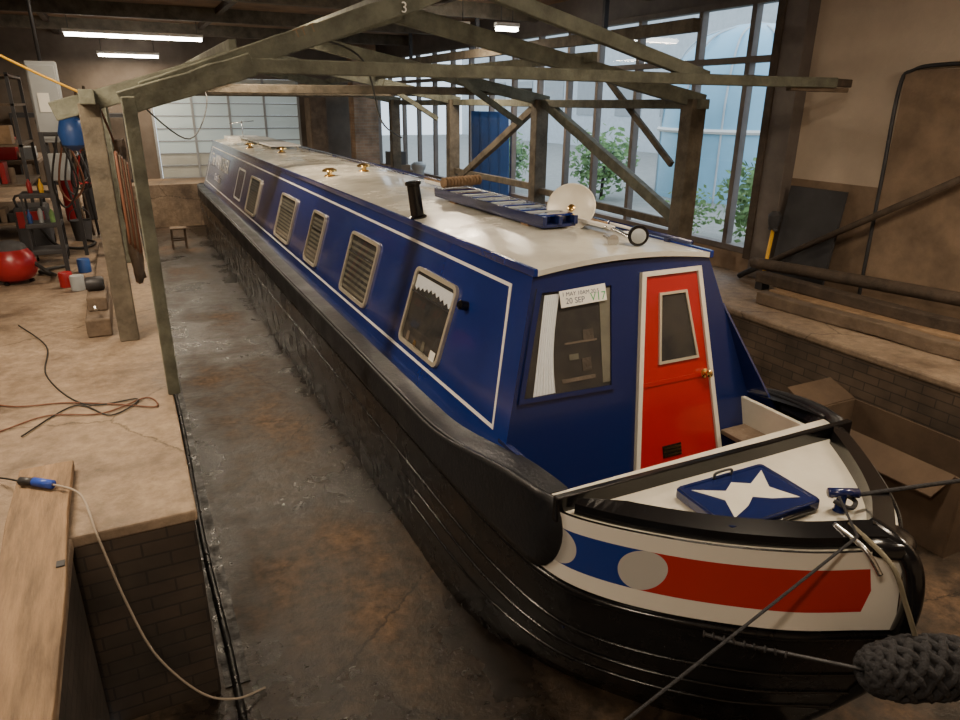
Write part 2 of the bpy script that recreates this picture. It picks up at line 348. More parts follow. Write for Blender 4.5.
strip('baseplate',[hp(-1,i,0)+Vector((0,0,.002)) for i in range(N)],[hp(1,i,0)+Vector((0,0,.002)) for i in range(N)],M['black'])
def outn(side,i,lv):
    a=hp(side,max(i-1,0),lv);b_=hp(side,min(i+1,N-1),lv); t=(b_-a); n=Vector((t.y,-t.x,0)).normalized()
    if n.x*side<0 and i<N-3: n=-n
    if i>=N-3 and n.y>0: n=-n
    return n
for side in (-1,1):
    for j,(lv,r) in enumerate(((.99,.020),(.72,.010),(.55,.010),(.38,.010))):
        st=0 if j<2 else 5*SG
        tube('rubbing_strake',[hp(side,i,lv)+outn(side,i,lv)*.005 for i in range(st,N)],r,M['black'],boat,smoothpath=False,sides=8)
ib=8*SG-2
def bandpatch(side,i0,i1,l0,l1,off,nm,mt,zfun=None,endf=None):
    me_v=[];uvs=[];s=0;K=10
    prev=None
    for i in range(i0,i1):
        q=hp(side,i,1.4)
        if prev is not None: s+=(q-prev).length
        prev=q
        for k in range(K+1):
            lv=l0+(l1-l0)*k/K
            if endf and i==i1-1:
                f=endf(k/K); a=hp(side,i-1,lv)+outn(side,i-1,lv)*off; b2=hp(side,i+4,lv)+outn(side,i+4,lv)*off; p=a.lerp(b2,f)
            else: p=hp(side,i,lv)+outn(side,i,lv)*off
            if zfun: p.z=zfun(p,k/K)
            me_v.append(p); uvs.append((s,(p.z-.9)))
    fs=[];n=K+1;c=i1-i0
    for i in range(c-1):
        for k in range(K): fs.append((i*n+k,(i+1)*n+k,(i+1)*n+k+1,i*n+k+1))
    o=mesh(nm,me_v,fs,mt,boat,True)
    ul=o.data.uv_layers.new(name='UVMap')
    for lp in o.data.loops: ul.data[lp.index].uv=uvs[lp.vertex_index]
    return o
for side in (-1,1): bandpatch(side,ib,N,1.06,2.0,.010,'bow_stripe_panel',M['band'])
for side in (-1,1):
    o=bandpatch(side,0,ib+2,1.04,2.0,.014,'upper_side_plate',M['char'],lambda p,k:(ZM+.01)+(ztop(p.y)+.055*sm((.3-p.y)/1.2)-ZM-.01)*k,endf=lambda k:math.sqrt(max(0,1-(2*k-1.15)**2/1.4)))
    md=o.modifiers.new('s','SOLIDIFY'); md.thickness=.02; md.offset=0
dL=[hp(-1,i,2) for i in range(ib,N)]; dR=[hp(1,i,2) for i in range(ib,N)]
strip('foredeck',[p-Vector((0,0,.005)) for p in dL],[p-Vector((0,0,.005)) for p in dR],M['cream'])
for side in (-1,1):
    A=[hp(side,i,2) for i in range(0,ib+1)]
    B=[]
    for p in A:
        xin=.86 if p.y<13.9 else 0
        B.append(Vector((side*min(abs(p.x),xin),p.y,p.z)))
    strip('gunwale_deck',A,B,M['char'])
    tube('gunwale_edge',[p+Vector((0,0,.004)) for p in A],.012,M['char'],boat,smoothpath=False,sides=8)
box('well_floor',(-.86,-.93,.60),(.80,0,.63),M['wood2'],boat)
box('well_side_port',(-.88,-.93,.6),(-.85,-.15,1.2),M['blue_d'],boat)
box('well_side_starboard',(.80,-.93,.6),(.83,-.15,1.17),M['cream'],boat)
beam('fore_coaming',(-1.02,-.93,1.25),(.83,-.955,1.25),.035,.12,M['gblack'],boat,.006)
box('fore_bulkhead',(-.95,-.95,.6),(.8,-.93,1.22),M['blue_d'],boat)
box('locker_lid',(.60,-.75,.98),(.80,-.30,1.01),M['wood2'],boat,.005)
def inset(side,i,d,z): 
    p=hp(side,i,2); n=outn(side,i,2); q=p-n*d; q.z=p.z+z; return q
for side in (-1,1):
    r0,r1=ib+6,N-5
    vs=[];fs=[];idx=list(range(r0,r1))
    for i in idx:
        w_=.085*min(1,(i-r0+1)/7) if side<0 else .085*min(1,(i-r0+3)/7)
        for d,z in ((.022,-.01),(.028,.045),(.03+w_,.065),(.04+w_,-.01)): vs.append(inset(side,i,d,z))
    for a in range(len(idx)-1):
        for k in range(3): fs.append((a*4+k,a*4+k+1,(a+1)*4+k+1,(a+1)*4+k))
    fs+= [(0,1,2,3),tuple(len(vs)-4+k for k in range(4))]
    mesh('deck_combing',vs,fs,M['gblack'],boat)
tube('stem_post',[(.07,-1.45,.03),(.07,-1.64,.35),(.07,-1.78,.62),(.07,-1.835,.87),(.07,-1.85,1.05),(.07,-1.82,1.19),(.07,-1.74,1.255),(.07,-1.62,1.27)],.038,M['gblack'],boat,sides=14)
vs=[];fs=[];n_=18
for zz,sc in ((1.225,1.0),(1.255,1.0),(1.275,.82),(1.28,.4)):
    for k in range(n_):
        a=2*math.pi*k/n_; vs.append((.07+.12*sc*math.cos(a),-1.69+(.11 if math.sin(a)<0 else .07)*sc*math.sin(a),zz))
for j in range(3):
    for k in range(n_): fs.append((j*n_+k,j*n_+(k+1)%n_,(j+1)*n_+(k+1)%n_,(j+1)*n_+k))
fs.append(tuple(3*n_+k for k in range(n_)))
mesh('stem_cap',vs,fs,M['gblack'],boat,True)
lathe('tee_stud',[(.028,0),(.022,.01),(.02,.08)],M['blue_d'],boat,(.10,-1.46,1.24))
tube('tee_stud_bar',[(.05,-1.43,1.325),(.16,-1.49,1.325)],.022,M['blue_d'],boat)
hc=Fr((-.225,-1.245,1.245),(1,-.01,0),(.05,1,0),(0,0,1))
plate('hatch_lid',rrect(-.262,-.175,.262,.175,.02),hc,0,.045,M['blue_d'],boat,.006)
# open-sided pennant motif: two swept wings with a central rise
star=[(-.21,.125),(-.075,.055),(.0,.10),(.075,.055),(.21,.125),(.13,.0),(.19,-.12),(.07,-.075),(.0,-.03),(-.07,-.075),(-.19,-.12),(-.13,0)]
plate('hatch_star',star,hc,.0455,.0475,M['cream'],boat)
ring('hatch_edge',rrect(-.255,-.17,.255,.17,.02),rrect(-.24,-.155,.24,.155,.02),hc,.045,.049,M['blue_d'],boat)
tube('hatch_handle',[hc.p(-.05,.155,.045),hc.p(-.045,.155,.075),hc.p(.045,.155,.075),hc.p(.05,.155,.045)],.006,M['dsteel'],boat,seg=4)
tube('hatch_hinge',[hc.p(-.2,-.185,.02),hc.p(.2,-.185,.02)],.010,M['gblack'],boat)

# cabin
LC=14.13
def sx(z): return .604+(2.055-z)/.9195*.290
def fy(z): return -(2.055-z)/.9195*.2475
zb=1.08; zlow=.62
vs=[(-sx(zb),fy(zb),zb),(sx(zb),fy(zb),zb),(.604,0,2.055),(-.604,0,2.055)]+[(-sx(zb),LC,zb),(sx(zb),LC,zb),(.604,LC,2.055),(-.604,LC,2.055)]
mesh('cabin_body',vs,[(0,1,2,3),(4,7,6,5),(0,3,7,4),(1,5,6,2),(0,4,5,1),(3,2,6,7)],M['blue'],boat)
SF=Fr((-.604,0,2.055),(0,1,0),(.3008,0,.9537),(-.9537,0,.3008))
SFR=Fr((.604,0,2.055),(0,1,0),(-.3008,0,.9537),(.9537,0,.3008))
BF=Fr((0,0,2.055),(1,0,0),(0,.2599,.9656),(0,-.9656,.2599))
sv=lambda z:(z-2.055)/.9537
bv=lambda z:(z-2.055)/.9656
nx=12; vs=[];fs=[]
for y in (-.03,LC+.03):
    for zoff in (0,.03):
        for k in range(nx+1):
            x=-.615+1.23*k/nx; vs.append((x,y,2.055+zoff-.03+.045*(1-(x/.615)**2)+.004))
n=nx+1
for k in range(nx):
    fs+=[(n+k,n+k+1,3*n+k+1,3*n+k),(k,2*n+k,2*n+k+1,k+1),(k,k+1,n+k+1,n+k),(2*n+k,3*n+k,3*n+k+1,2*n+k+1)]
fs+=[(0,n,3*n,2*n),(n-1,3*n-1,4*n-1,2*n-1)]
mesh('roof_panel',vs,fs,M['roof'],boat)
def zr(x): return 2.059+.045*(1-(x/.615)**2)
for s in (-1,1):
    beam('roof_edge',(s*.612,-.035,2.05),(s*.612,LC+.03,2.05),.03,.045,M['blue'],boat,.006)
tube('handrail',[(.57,.1,2.10),(.57,LC-.5,2.10)],.014,M['blue_d'],boat)
for i in range(9): box('handrail_foot',(.56,.3+i*1.6,2.05),(.58,.34+i*1.6,2.1),M['blue_d'],boat)
def sideset(fr,tag):
    def line(nm,poly,t,o=.003):
        a=[p for p in poly]
        cx=sum(p[0] for p in a)/len(a); cy=sum(p[1] for p in a)/len(a)
        inn=[(p[0]+(t if p[0]<cx else -t),p[1]+(t if p[1]<cy else -t)) for p in a]
        ring(nm,a,inn,fr,-.002,o,M['white'],boat)
    line('coach_line_'+tag,[(.17,sv(1.95)),(13.9,sv(1.95)),(13.9,sv(1.215)),(-.07,sv(1.215))],.020)
    for i,(a,b_) in enumerate(((.74,1.44),(2.26,3.02),(3.93,4.45),(5.25,6.1),(7.6,8.45))):
        z0,z1=sv(1.275),sv(1.80)
        o=rrect(a,z0,b_,z1,.06); n_=rrect(a+.028,z0+.028,b_-.028,z1-.028,.04)
        ring('window_frame',o,n_,fr,-.002,.022,M['alu'],boat)
        plate('window_interior',n_,fr,.001,.004,M['dark'],boat)
        bar=z0+.028+(z1-z0-.056)*.7
        plate('window_glazing_bar',[(a+.03,bar-.004),(b_-.03,bar-.004),(b_-.03,bar+.004),(a+.03,bar+.004)],fr,.004,.018,M['dsteel'],boat)
        if i==0:
            low=[];m_=18
            for k in range(m_+1):
                t=k/m_; low.append((b_-.04-(b_-a-.08)*t, z1-.105-(.026 if k%2 else 0)-.035*abs(2*t-1)))
            plate('lace_valance',[(a+.04,z1-.055),(b_-.04,z1-.055)]+low,fr,.005,.008,M['curtain'],boat)
            for k in range(4): plate('sill_ornament',[(a+.12+k*.14,z0+.035),(a+.17+k*.14,z0+.035),(a+.165+k*.14,z0+.07+.03*(k%2)),(a+.125+k*.14,z0+.07+.03*(k%2))],fr,.005,.008,(M['wood'],M['blind'],M['brass'],M['wood2'])[k],boat)
        else:
            ns=8+i
            for k in range(ns):
                zz=z0+.05+k*(z1-z0-.1)/ns
                plate('blind_slat',[(a+.05,zz),(b_-.05,zz),(b_-.05,zz+.022),(a+.05,zz+.022)],fr,.004,.008,M['blind'],boat)
        pane('window_pane',n_,fr,.013,boat)
sideset(SF,'port'); sideset(SFR,'starboard')
plate('notice',rrect(.80,sv(1.30),.88,sv(1.36),.004),SF,.015,.017,M['paper'],boat)
textob('name_lettering','The WANDERER',SF,13.6,sv(1.60),.36,M['white'],boat,flip=True)
textob('name_lettering_small','Canal Basin',SF,12.6,sv(1.36),.20,M['white'],boat,flip=True)
plate('decor_panel',rrect(9.1,sv(1.32),9.8,sv(1.82),.05),SF,-.002,.003,M['blue_d'],boat)
ring('decor_panel_line',rrect(9.1,sv(1.32),9.8,sv(1.82),.05),rrect(9.13,sv(1.35),9.77,sv(1.79),.04),SF,-.002,.006,M['white'],boat)
lathe('side_lamp',[(.03,0),(.03,.05),(.02,.06)],M['gblack'],boat,SF.p(.60,sv(1.72),0),SF.n)
plate('front_bulkhead',[(-.86,bv(zlow)),(.86,bv(zlow)),(sx(zb),bv(zb)),(.604,0),(-.604,0),(-sx(zb),bv(zb))],BF,-.02,.004,M['blue_d'],boat)
W_o=[(-.605,bv(1.965)),(-.10,bv(1.96)),(-.16,bv(1.375)),(-.785,bv(1.39))]
W_i=[(-.58,bv(1.94)),(-.13,bv(1.935)),(-.185,bv(1.40)),(-.75,bv(1.415))]
ring('front_window_frame',W_o,W_i,BF,0,.02,M['blue_d'],boat)
plate('front_window_interior',W_i,BF,.004,.006,M['dark'],boat)
vs=[];fs=[];K=30
for k in range(K+1):
    t=k/K
    for j in range(6):
        v=j/5; z=1.925-.51*v; xl=-.56-.13*v; wdt=.09+.05*v
        vs.append(BF.p(xl+wdt*t*(1-.2*math.sin(v*3.1)),bv(z),.010+.003*math.sin(k*1.5)))
for k in range(K):
    for j in range(5): fs.append((k*6+j,k*6+j+1,(k+1)*6+j+1,(k+1)*6+j))
mesh('front_curtain_left',vs,fs,M['curtain'],boat,True)
plate('front_curtain_right',[(-.21,bv(1.925)),(-.135,bv(1.925)),(-.185,bv(1.42)),(-.235,bv(1.42))],BF,.007,.010,M['blind'],boat)
for i,(x0,x1,z0,z1) in enumerate(((-.46,-.25,1.655,1.665),(-.44,-.38,1.57,1.60),(-.36,-.30,1.50,1.57),(-.50,-.28,1.455,1.475),(-.34,-.27,1.665,1.72))):
    plate('galley_shelf',[(x0,bv(z0)),(x1,bv(z0)),(x1,bv(z1)),(x0,bv(z1))],BF,.006,.009,(M['wood2'],M['blind'],M['tbrown'],M['wood2'],M['tbrown'])[i],boat)
pane('front_window_pane',W_i,BF,.016,boat)
sign=Fr(BF.p(-.47,bv(1.85),.0205),BF.ex,BF.ey,BF.n)
plate('paper_sign',[(0,0),(.30,.012),(.295,.105),(-.005,.09)],sign,0,.002,M['paper'],boat)
textob('sign_text_1','1 MAY 10AM 20.5',sign,.01,.06,.032,M['ink'],boat,.003,ext=.0003)
textob('sign_text_2','20 SEP',sign,.03,.018,.045,M['ink'],boat,.003,ext=.0003)
textob('sign_text_3','V17',sign,.19,.018,.065,M['inkg'],boat,.003,ext=.0003)
D_o=[(.085,bv(1.985)),(.525,bv(1.985)),(.60,bv(.70)),(-.10,bv(.70))]
D_i=[(.112,bv(1.958)),(.498,bv(1.958)),(.568,bv(.72)),(-.068,bv(.72))]
ring('door_frame',D_o,D_i,BF,0,.03,M['cream'],boat)
plate('door_leaf',D_i,BF,.004,.016,M['red'],boat,.003)
plate('door_rail',[(.035,bv(1.37)),(.535,bv(1.37)),(.537,bv(1.345)),(.032,bv(1.345))],BF,.016,.022,M['red'],boat)
ring('door_window_frame',[(.20,bv(1.86)),(.405,bv(1.86)),(.46,bv(1.46)),(.155,bv(1.46))],[(.215,bv(1.845)),(.392,bv(1.845)),(.442,bv(1.475)),(.173,bv(1.475))],BF,.014,.028,M['alu'],boat)
plate('door_window_back',[(.215,bv(1.845)),(.392,bv(1.845)),(.442,bv(1.475)),(.173,bv(1.475))],BF,.017,.019,M['dark'],boat)
pane('door_window_pane',[(.215,bv(1.845)),(.392,bv(1.845)),(.442,bv(1.475)),(.173,bv(1.475))],BF,.022,boat)
lathe('door_knob',[(.028,0),(.028,.006),(.01,.012),(.01,.03),(.022,.035),(.024,.048),(.012,.056)],M['brass'],boat,BF.p(.50,bv(1.36),.016),BF.n)
plate('door_vent_back',[(.14,bv(.92)),(.28,bv(.92)),(.28,bv(.99)),(.14,bv(.99))],BF,.016,.019,M['gblack'],boat)
for k in range(3): plate('door_vent',[(.145,bv(.925+k*.022)),(.275,bv(.925+k*.022)),(.275,bv(.937+k*.022)),(.145,bv(.937+k*.022))],BF,.019,.024,M['brass'],boat)
mesh('side_screen',[(.80,-.16,1.36),(.87,-.24,1.12),(.90,-.42,1.14),(.815,-.16,1.36),(.885,-.24,1.12),(.915,-.42,1.14),(.70,-.08,1.75),(.715,-.08,1.75)],
 [(6,0,1,2),(7,5,4,3),(6,2,5,7),(1,4,5,2),(6,7,3,0),(0,3,4,1)],M['blue_d'],boat)
# ---- roof furniture
lathe('chimney',[(.07,0),(.07,.02),(.05,.03),(.048,.25),(.060,.255),(.060,.275),(.045,.28)],M['gblack'],boat,(-.53,1.84,zr(.52)-.010),(-.13,0,1))
for i,(x,y) in enumerate(((.14,5.3),(-.36,5.0),(-.1,9.0),(-.35,10.6))):
    lathe('mushroom_vent',[(.07,0),(.06,.015),(.03,.02),(.03,.05),(.085,.055),(.08,.075),(.04,.092),(0.005,.095)],M['brass'],boat,(x,y,zr(x)-.003))
for i,x in enumerate((-.02,.10,.22)): beam('gangplank_rail',(x-.04,2.6,2.165),(x-.04,.78,2.165),.03,.06,M['blue_d'],boat,.004)
for i in range(14): box('gangplank_tread',(-.07,.84+i*.125,2.185),(.19,.90+i*.125,2.20),M['grey'] if i%2 else M['blue'],boat)
box('gangplank_base',(-.07,.80,2.12),(.19,2.6,2.14),M['blue_d'],boat)
box('gangplank_block_a',(-.06,1.0,2.09),(.17,1.1,2.12),M['wood'],boat); box('gangplank_block_b',(-.06,2.2,2.09),(.17,2.3,2.12),M['wood'],boat)
beam('boat_pole',(.33,3.8,2.14),(.33,.65,2.14),.035,.035,M['wood'],boat); beam('boat_pole',(.42,3.7,2.13),(.42,.75,2.13),.035,.035,M['blue_d'],boat)
beam('boat_hook',(.25,3.6,2.145),(.28,.5,2.145),.028,.028,M['white'],boat)
for i in range(12): lathe('coiled_mat',[(.034,0),(.046,.012),(.034,.024)],M['wood'],boat,(-.06+i*.036,2.45+i*.012,2.248),(1,.3,0),14)
dn=Vector((-.60,-.66,.45)).normalized(); dc=Vector((.235,.93,2.225))
lathe('satellite_dish',[(.0005,-.035),(.06,-.033),(.12,-.022),(.160,0),(.168,.004),(.160,.008),(.12,-.014),(.06,-.026),(.0005,-.028)],M['cream'],boat,dc,dn,40)
lathe('dish_hub',[(.024,0),(.024,.014),(.014,.018)],M['brass'],boat,dc-dn*.025,dn)
tube('dish_arm',[dc-dn*.03,dc-dn*.08+Vector((.03,0,-.05)),(.42,1.06,2.12)],.012,M['steel'],boat)
lathe('dish_foot',[(.07,0),(.07,.015),(.03,.03)],M['steel'],boat,(.42,1.06,2.075))
tube('dish_feed',[dc+Vector((.04,-.02,-.12)),(.30,.75,2.14),(.27,.55,2.14)],.012,M['steel'],boat)
tube('cable_tidy',[(.38,.9,2.11),(.46,.8,2.12),(.50,.6,2.11),(.44,.45,2.12),(.34,.5,2.11)],.010,M['white'],boat)
hp0=Vector((.17,.12,2.165)); ha=(-.45,-.88,.0)
lathe('headlamp_shell',[(.02,-.085),(.046,-.07),(.058,-.03),(.062,0),(.058,.006)],M['gblack'],boat,hp0,ha,24)
lathe('headlamp_lens',[(.048,.004),(.036,.010),(.012,.014)],M['grey'],boat,hp0,ha,24)
tube('headlamp_bracket',[(.18,.14,2.085),(.18,.14,2.125)],.012,M['steel'],boat)
tube('headlamp_arm',[(.19,.15,2.12),(.22,.3,2.135),(.27,.5,2.14)],.014,M['steel'],boat)
lathe('horn',[(.012,0),(.014,.10),(.026,.13),(.036,.15)],M['steel'],boat,(.10,.35,2.13),(-.3,-1,0),16)
for i in range(3):
    y=9.9+i*1.25; x0,x1=(-.12,.42)
    box('solar_panel_%d'%i,(x0,y,2.14),(x1,y+1.1,2.165),M['grey'] if i else M['white'],boat,.004)
    for xx in (x0+.02,x1-.04):
        box('solar_foot',(xx,y+.1,2.09),(xx+.02,y+.14,2.14),M['alu'],boat); box('solar_foot',(xx,y+.9,2.09),(xx+.02,y+.94,2.14),M['alu'],boat)
box('stern_hatch',(-.35,13.3,2.09),(.35,14.1,2.16),M['white'],boat,.01)
tube('stern_antenna',[(-.1,13.0,2.1),(-.1,13.0,2.5)],.008,M['steel'],boat); tube('stern_antenna_arm',[(-.35,13.0,2.45),(.15,13.0,2.5)],.008,M['steel'],boat)

# ---- bow fender and lines
fd=empty('rope_fender')
fc=Vector((-.01,-1.99,.88)); ax=Vector((.93,-.36,.0)).normalized(); up=Vector((0,0,1)); sd=ax.cross(up).normalized(); up=sd.cross(ax)
vs=[];fs=[]
a_,b_,c_=.235,.098,.098
nu,nv=40,28
for i in range(nu+1):
    th=math.pi*i/nu
    for j in range(nv):
        ph=2*math.pi*j/nv
        vs.append(fc+ax*(-math.cos(th)*a_)+sd*(math.sin(th)**.6*math.cos(ph)*b_)+up*(math.sin(th)**.6*math.sin(ph)*c_))
for i in range(nu):
    for j in range(nv): fs.append((i*nv+j,i*nv+(j+1)%nv,(i+1)*nv+(j+1)%nv,(i+1)*nv+j))
mesh('fender_core',vs,fs,M['rope'],fd,True)
for sgn in (-1,1):
    for q in range(7):
        pts=[]
        for k in range(61):
            t=k/60; th=math.pi*(.04+.92*t); ph=sgn*t*9+q*2*math.pi/7
            wob=1.06+.05*sgn*math.sin(k*1.4)
            pts.append(fc+ax*(-math.cos(th)*a_*1.04)+sd*(math.sin(th)**.6*math.cos(ph)*b_*wob)+up*(math.sin(th)**.6*math.sin(ph)*c_*wob))
        tube('fender_strand',pts,.018,M['rope'],fd,smoothpath=False,sides=6)
tube('fender_hanger_port',[(-.62,-1.47,.86),(-.52,-1.57,.85),(-.40,-1.68,.85),(-.22,-1.90,.88)],.008,M['dsteel'],fd)
for k in range(9):
    p=Vector((-.62,-1.47,.86)).lerp(Vector((-.40,-1.69,.85)),k/8)
    lathe('chain_link',[(.012,-.004),(.016,0),(.012,.004)],M['dsteel'],fd,p,(1,-1,.5*(k%2)),10)
tube('fender_hanger_top',[(-.04,-1.60,1.30),(-.05,-1.80,1.24),(-.03,-1.88,1.10),(.0,-1.93,.97)],.010,M['blind'],fd)
tube('fender_shackle',[(-.10,-1.58,1.30),(-.10,-1.72,1.27),(-.08,-1.79,1.19)],.011,M['steel'],fd)
ml=empty('mooring_line')
tube('line',[(.1,-1.48,1.32),(1.4,-1.60,1.19),(2.8,-1.75,1.03)],.010,M['rope'],ml,sides=8)
tube('line_loop',[(.06,-1.44,1.31),(.13,-1.43,1.30),(.15,-1.49,1.29),(.08,-1.52,1.29),(.05,-1.46,1.30)],.010,M['rope'],ml,sides=8)
box('ring_plate',(2.78,-1.81,1.001),(2.9,-1.69,1.03),M['dsteel'],ml,.004)
ml=empty('mooring_line')
tube('line',[(.05,-1.48,1.33),(-.13,-1.70,1.325),(-1.27,-1.77,1.0),(-2.88,-2.02,.55)],.006,M['rope'],ml,smoothpath=False,sides=8)
box('ring_plate',(-2.912,-2.07,.50),(-2.88,-1.97,.60),M['dsteel'],ml)

# ================================================================ TIMBER FRAME
TZ=2.95
fr_=empty('timber_frame')
TG,TB=M['tgreen'],M['tgreen2']
for i,y in enumerate((2.85,5.97,9.0,12.1)):
    box('post_right_%d'%i,(2.90,y-.09,1.0),(3.10,y+.09,TZ),TB,fr_,.01)
    if i!=3: box('post_left_%d'%i,(-2.69,y-.06,1.09),(-2.55,y+.06,2.86),TG if i else TB,fr_,.01)
    lx,lz=(-2.85,2.80)
    beam('rafter_left_%d'%i,(lx,y,lz),(-.25,y,3.58),.07,.13,TG,fr_)
    beam('rafter_right_%d'%i,(-.3,y+.03,3.58),(3.15,y+.03,2.92),.08,.15,TG,fr_)
    if i in (1,2): beam('strut_%d'%i,(2.7,y,2.62),(1.7,y,3.2),.06,.08,TG,fr_)
    if i: beam('collar_%d'%i,(-2.2,y+.08,3.02),(2.9,y+.08,3.05),.05,.10,TB,fr_)
beam('plate_right',(3.02,2.7,2.90),(3.02,12.3,2.90),.12,.10,TG,fr_)
beam('plate_left',(-2.62,2.7,2.90),(-2.62,12.3,2.90),.10,.10,TG,fr_)
beam('ridge',(-.27,1.0,3.68),(-.27,12.3,3.68),.06,.14,TG,fr_)
beam('brace_right_long',(3.02,5.84,2.90),(3.02,3.0,1.70),.09,.13,TG,fr_)
beam('brace_right_short',(3.05,4.45,3.17),(3.05,3.15,2.26),.05,.07,TB,fr_)
beam('brace_right_far',(3.02,6.1,2.86),(3.02,8.75,1.6),.09,.11,TB,fr_)
beam('mid_rail_far',(3.02,6.0,1.72),(3.02,9.0,1.72),.06,.10,TB,fr_)
beam('mid_rail_near',(3.02,2.85,1.62),(3.02,6.0,1.68),.06,.09,TB,fr_)
beam('brace_left',(-2.62,4.2,2.85),(-2.62,2.95,2.0),.05,.07,TG,fr_)
beam('purlin_right_low',(1.6,2.7,3.30),(1.6,12.3,3.30),.06,.09,TG,fr_); beam('purlin_left_low',(-1.6,2.8,3.27),(-1.6,12.3,3.27),.06,.09,TG,fr_)
beam('hung_purlin',(3.0,2.93,3.66),(3.0,12.0,3.66),.10,.13,TB,fr_)
for i,y in enumerate((4.5,8,11)): box('purlin_hanger_%d'%i,(2.97,y,3.72),(3.03,y+.05,4.4),M['dsteel'],fr_)
tr=empty('timber_truss')
box('post_near',(-2.42,1.50,1.09),(-2.345,1.59,2.9),TG,tr,.008)
beam('knee',(-2.42,1.55,2.86),(-1.68,1.55,3.09),.08,.13,TG,tr)
beam('tie_beam',(-1.75,1.55,3.08),(3.45,1.55,3.09),.07,.085,TG,tr)
beam('tie_beam_tail',(2.45,1.62,3.10),(3.74,1.62,3.09),.07,.07,M['tbrown'],tr)
beam('tie_beam_tail_low',(2.9,1.58,3.035),(3.66,1.58,3.03),.06,.04,M['wood2'],tr)
beam('rafter_left',(-2.3,1.58,2.92),(-.72,1.58,3.47),.08,.12,TG,tr)
beam('rafter_head',(-.75,1.58,3.46),(-.2,1.58,3.66),.08,.12,TG,tr)
beam('rafter_right',(-.25,1.60,3.64),(1.95,1.60,3.10),.07,.10,TG,tr)
textob('chalk_mark','3',Fr((-.74,1.53,3.42),(1,0,0),(0,0,1),(0,-1,0)),0,0,.09,M['white'],tr,.01)
textob('chalk_mark_b','TT T',Fr((-1.42,1.53,3.24),(.94,0,.33),(-.33,0,.94),(0,-1,0)),0,0,.07,M['wood'],tr,.01)
hg=empty('hanging_cable')
tube('cable_a',[(-1.0,2.8,3.36),(-.6,2.8,3.2),(-.05,4.0,2.7),(.9,6.0,2.45)],.008,M['cableb'],hg)
tube('cable_c',[(-3.2,2.5,3.22),(-2.9,2.7,3.05),(-2.5,2.85,2.85)],.008,M['yellow'],hg)
tube('cable_d',[(-2.36,1.6,2.9),(-2.0,2.6,2.62),(-1.7,4,2.9),(-1.6,6,3.2)],.005,M['cableb'],hg)
gr=empty('hanging_tarpaulin')
vs=[];fs=[]
for j in range(14):
    for k in range(10):
        z=2.60-j*.085; wd=.10+.05*math.sin(j*.5)
        vs.append((-2.50+.03*math.sin(k*1.7+j*.5)+.04*(k/9),3.0+(k/9)*wd*2.2,z))
for j in range(13):
    for k in range(9): fs.append((j*10+k,j*10+k+1,(j+1)*10+k+1,(j+1)*10+k))
mesh('sheet',vs,fs,M['wood2'],gr,True).modifiers.new('s','SOLIDIFY').thickness=.01
tube('tie',[(-2.5,3.05,2.58),(-2.55,3.0,2.8),(-2.6,2.95,2.95)],.008,M['cable'],gr)
rp=empty('rope_coil')
for i in range(5):
    pts=[(-2.50+.015*i,2.72+.07*math.sin(a)+.01*i,2.2+.33*math.cos(a)-.02*i) for a in [k*2*math.pi/20 for k in range(21)]]
    tube('loop',pts,.012,M['wood2'] if i%2 else M['cable'],rp,smoothpath=False,sides=6)

# ================================================================ LAMPS
def tubelamp(x0,x1,y,z,en=70,w=.12):
    e=empty('fluorescent_lamp')
    box('housing',(x0,y-w/2,z+.03),(x1,y+w/2,z+.09),M['white'],e,.01)
    tube('tube_a',[(x0+.03,y-.03,z),(x1-.03,y-.03,z)],.028,M['tube'],e); tube('tube_b',[(x0+.03,y+.03,z),(x1-.03,y+.03,z)],.028,M['tube'],e)
    for x in (x0+.1,x1-.1): tube('hanger',[(x,y,z+.09),(x,y,ZC)],.006,M['dsteel'],e)
    L=bpy.data.lights.new('lamp_light','AREA'); L.shape='RECTANGLE'; L.size=x1-x0; L.size_y=.15; L.color=(1,.79,.55); L.energy=en
    o=bpy.data.objects.new('lamp_light',L); link(o,e); o.location=((x0+x1)/2,y,z-.04); return L
tubelamp(-3.1,-.75,12.3,3.98,150); tubelamp(-2.65,-1.35,16,3.84,70); tubelamp(1.55,2.55,7.4,3.96,100); tubelamp(2.9,3.3,7.2,3.96,20)
for x,y,en in ((-3.7,1.5,165),(.3,-1.0,62),(-3.2,-3.0,80),(2.8,-2.2,95),(-1.4,5.5,135)): tubelamp(x-.7,x+.7,y,4.1,en)  # unseen fixtures, added above the view to brighten dock and ledges

# ================================================================ LEFT SIDE CLUTTER
e=empty('extension_cable')
tube('cord',[(-3.6,2.0,1.10),(-3.3,1.7,1.10),(-3.0,1.62,1.10),(-2.7,1.45,1.10),(-2.5,1.32,1.10),(-2.55,1.5,1.10),(-2.8,1.35,1.10),(-3.1,1.45,1.10),(-3.4,1.3,1.10),(-3.7,1.5,1.10)],.005,M['cable'],e)
tube('cord_loop',[(-3.45,3.6,1.10),(-3.2,2.9,1.10),(-3.15,2.2,1.10),(-2.9,1.55,1.10),(-2.6,1.5,1.10),(-2.75,1.3,1.10),(-2.95,1.55,1.10),(-3.2,1.2,1.10)],.005,M['cableb'],e)
e=empty('power_cord')
tube('plug',[(-3.06,.43,1.18),(-2.98,.36,1.182)],.022,M['plug'],e); tube('socket',[(-3.12,.47,1.18),(-3.06,.43,1.18)],.019,M['dsteel'],e)
tube('cord',[(-2.98,.36,1.182),(-2.86,.22,1.17),(-2.80,-.03,1.08),(-2.74,-.06,.72),(-2.66,-.08,.40),(-2.5,-.1,.12),(-2.35,-.15,.06),(-2.2,-.1,.02)],.0055,M['cablew'],e)
tube('cord_back',[(-3.12,.47,1.178),(-3.3,.72,1.11),(-3.6,.8,1.10)],.005,M['cableb'],e)
e=empty('scaffold_plank')
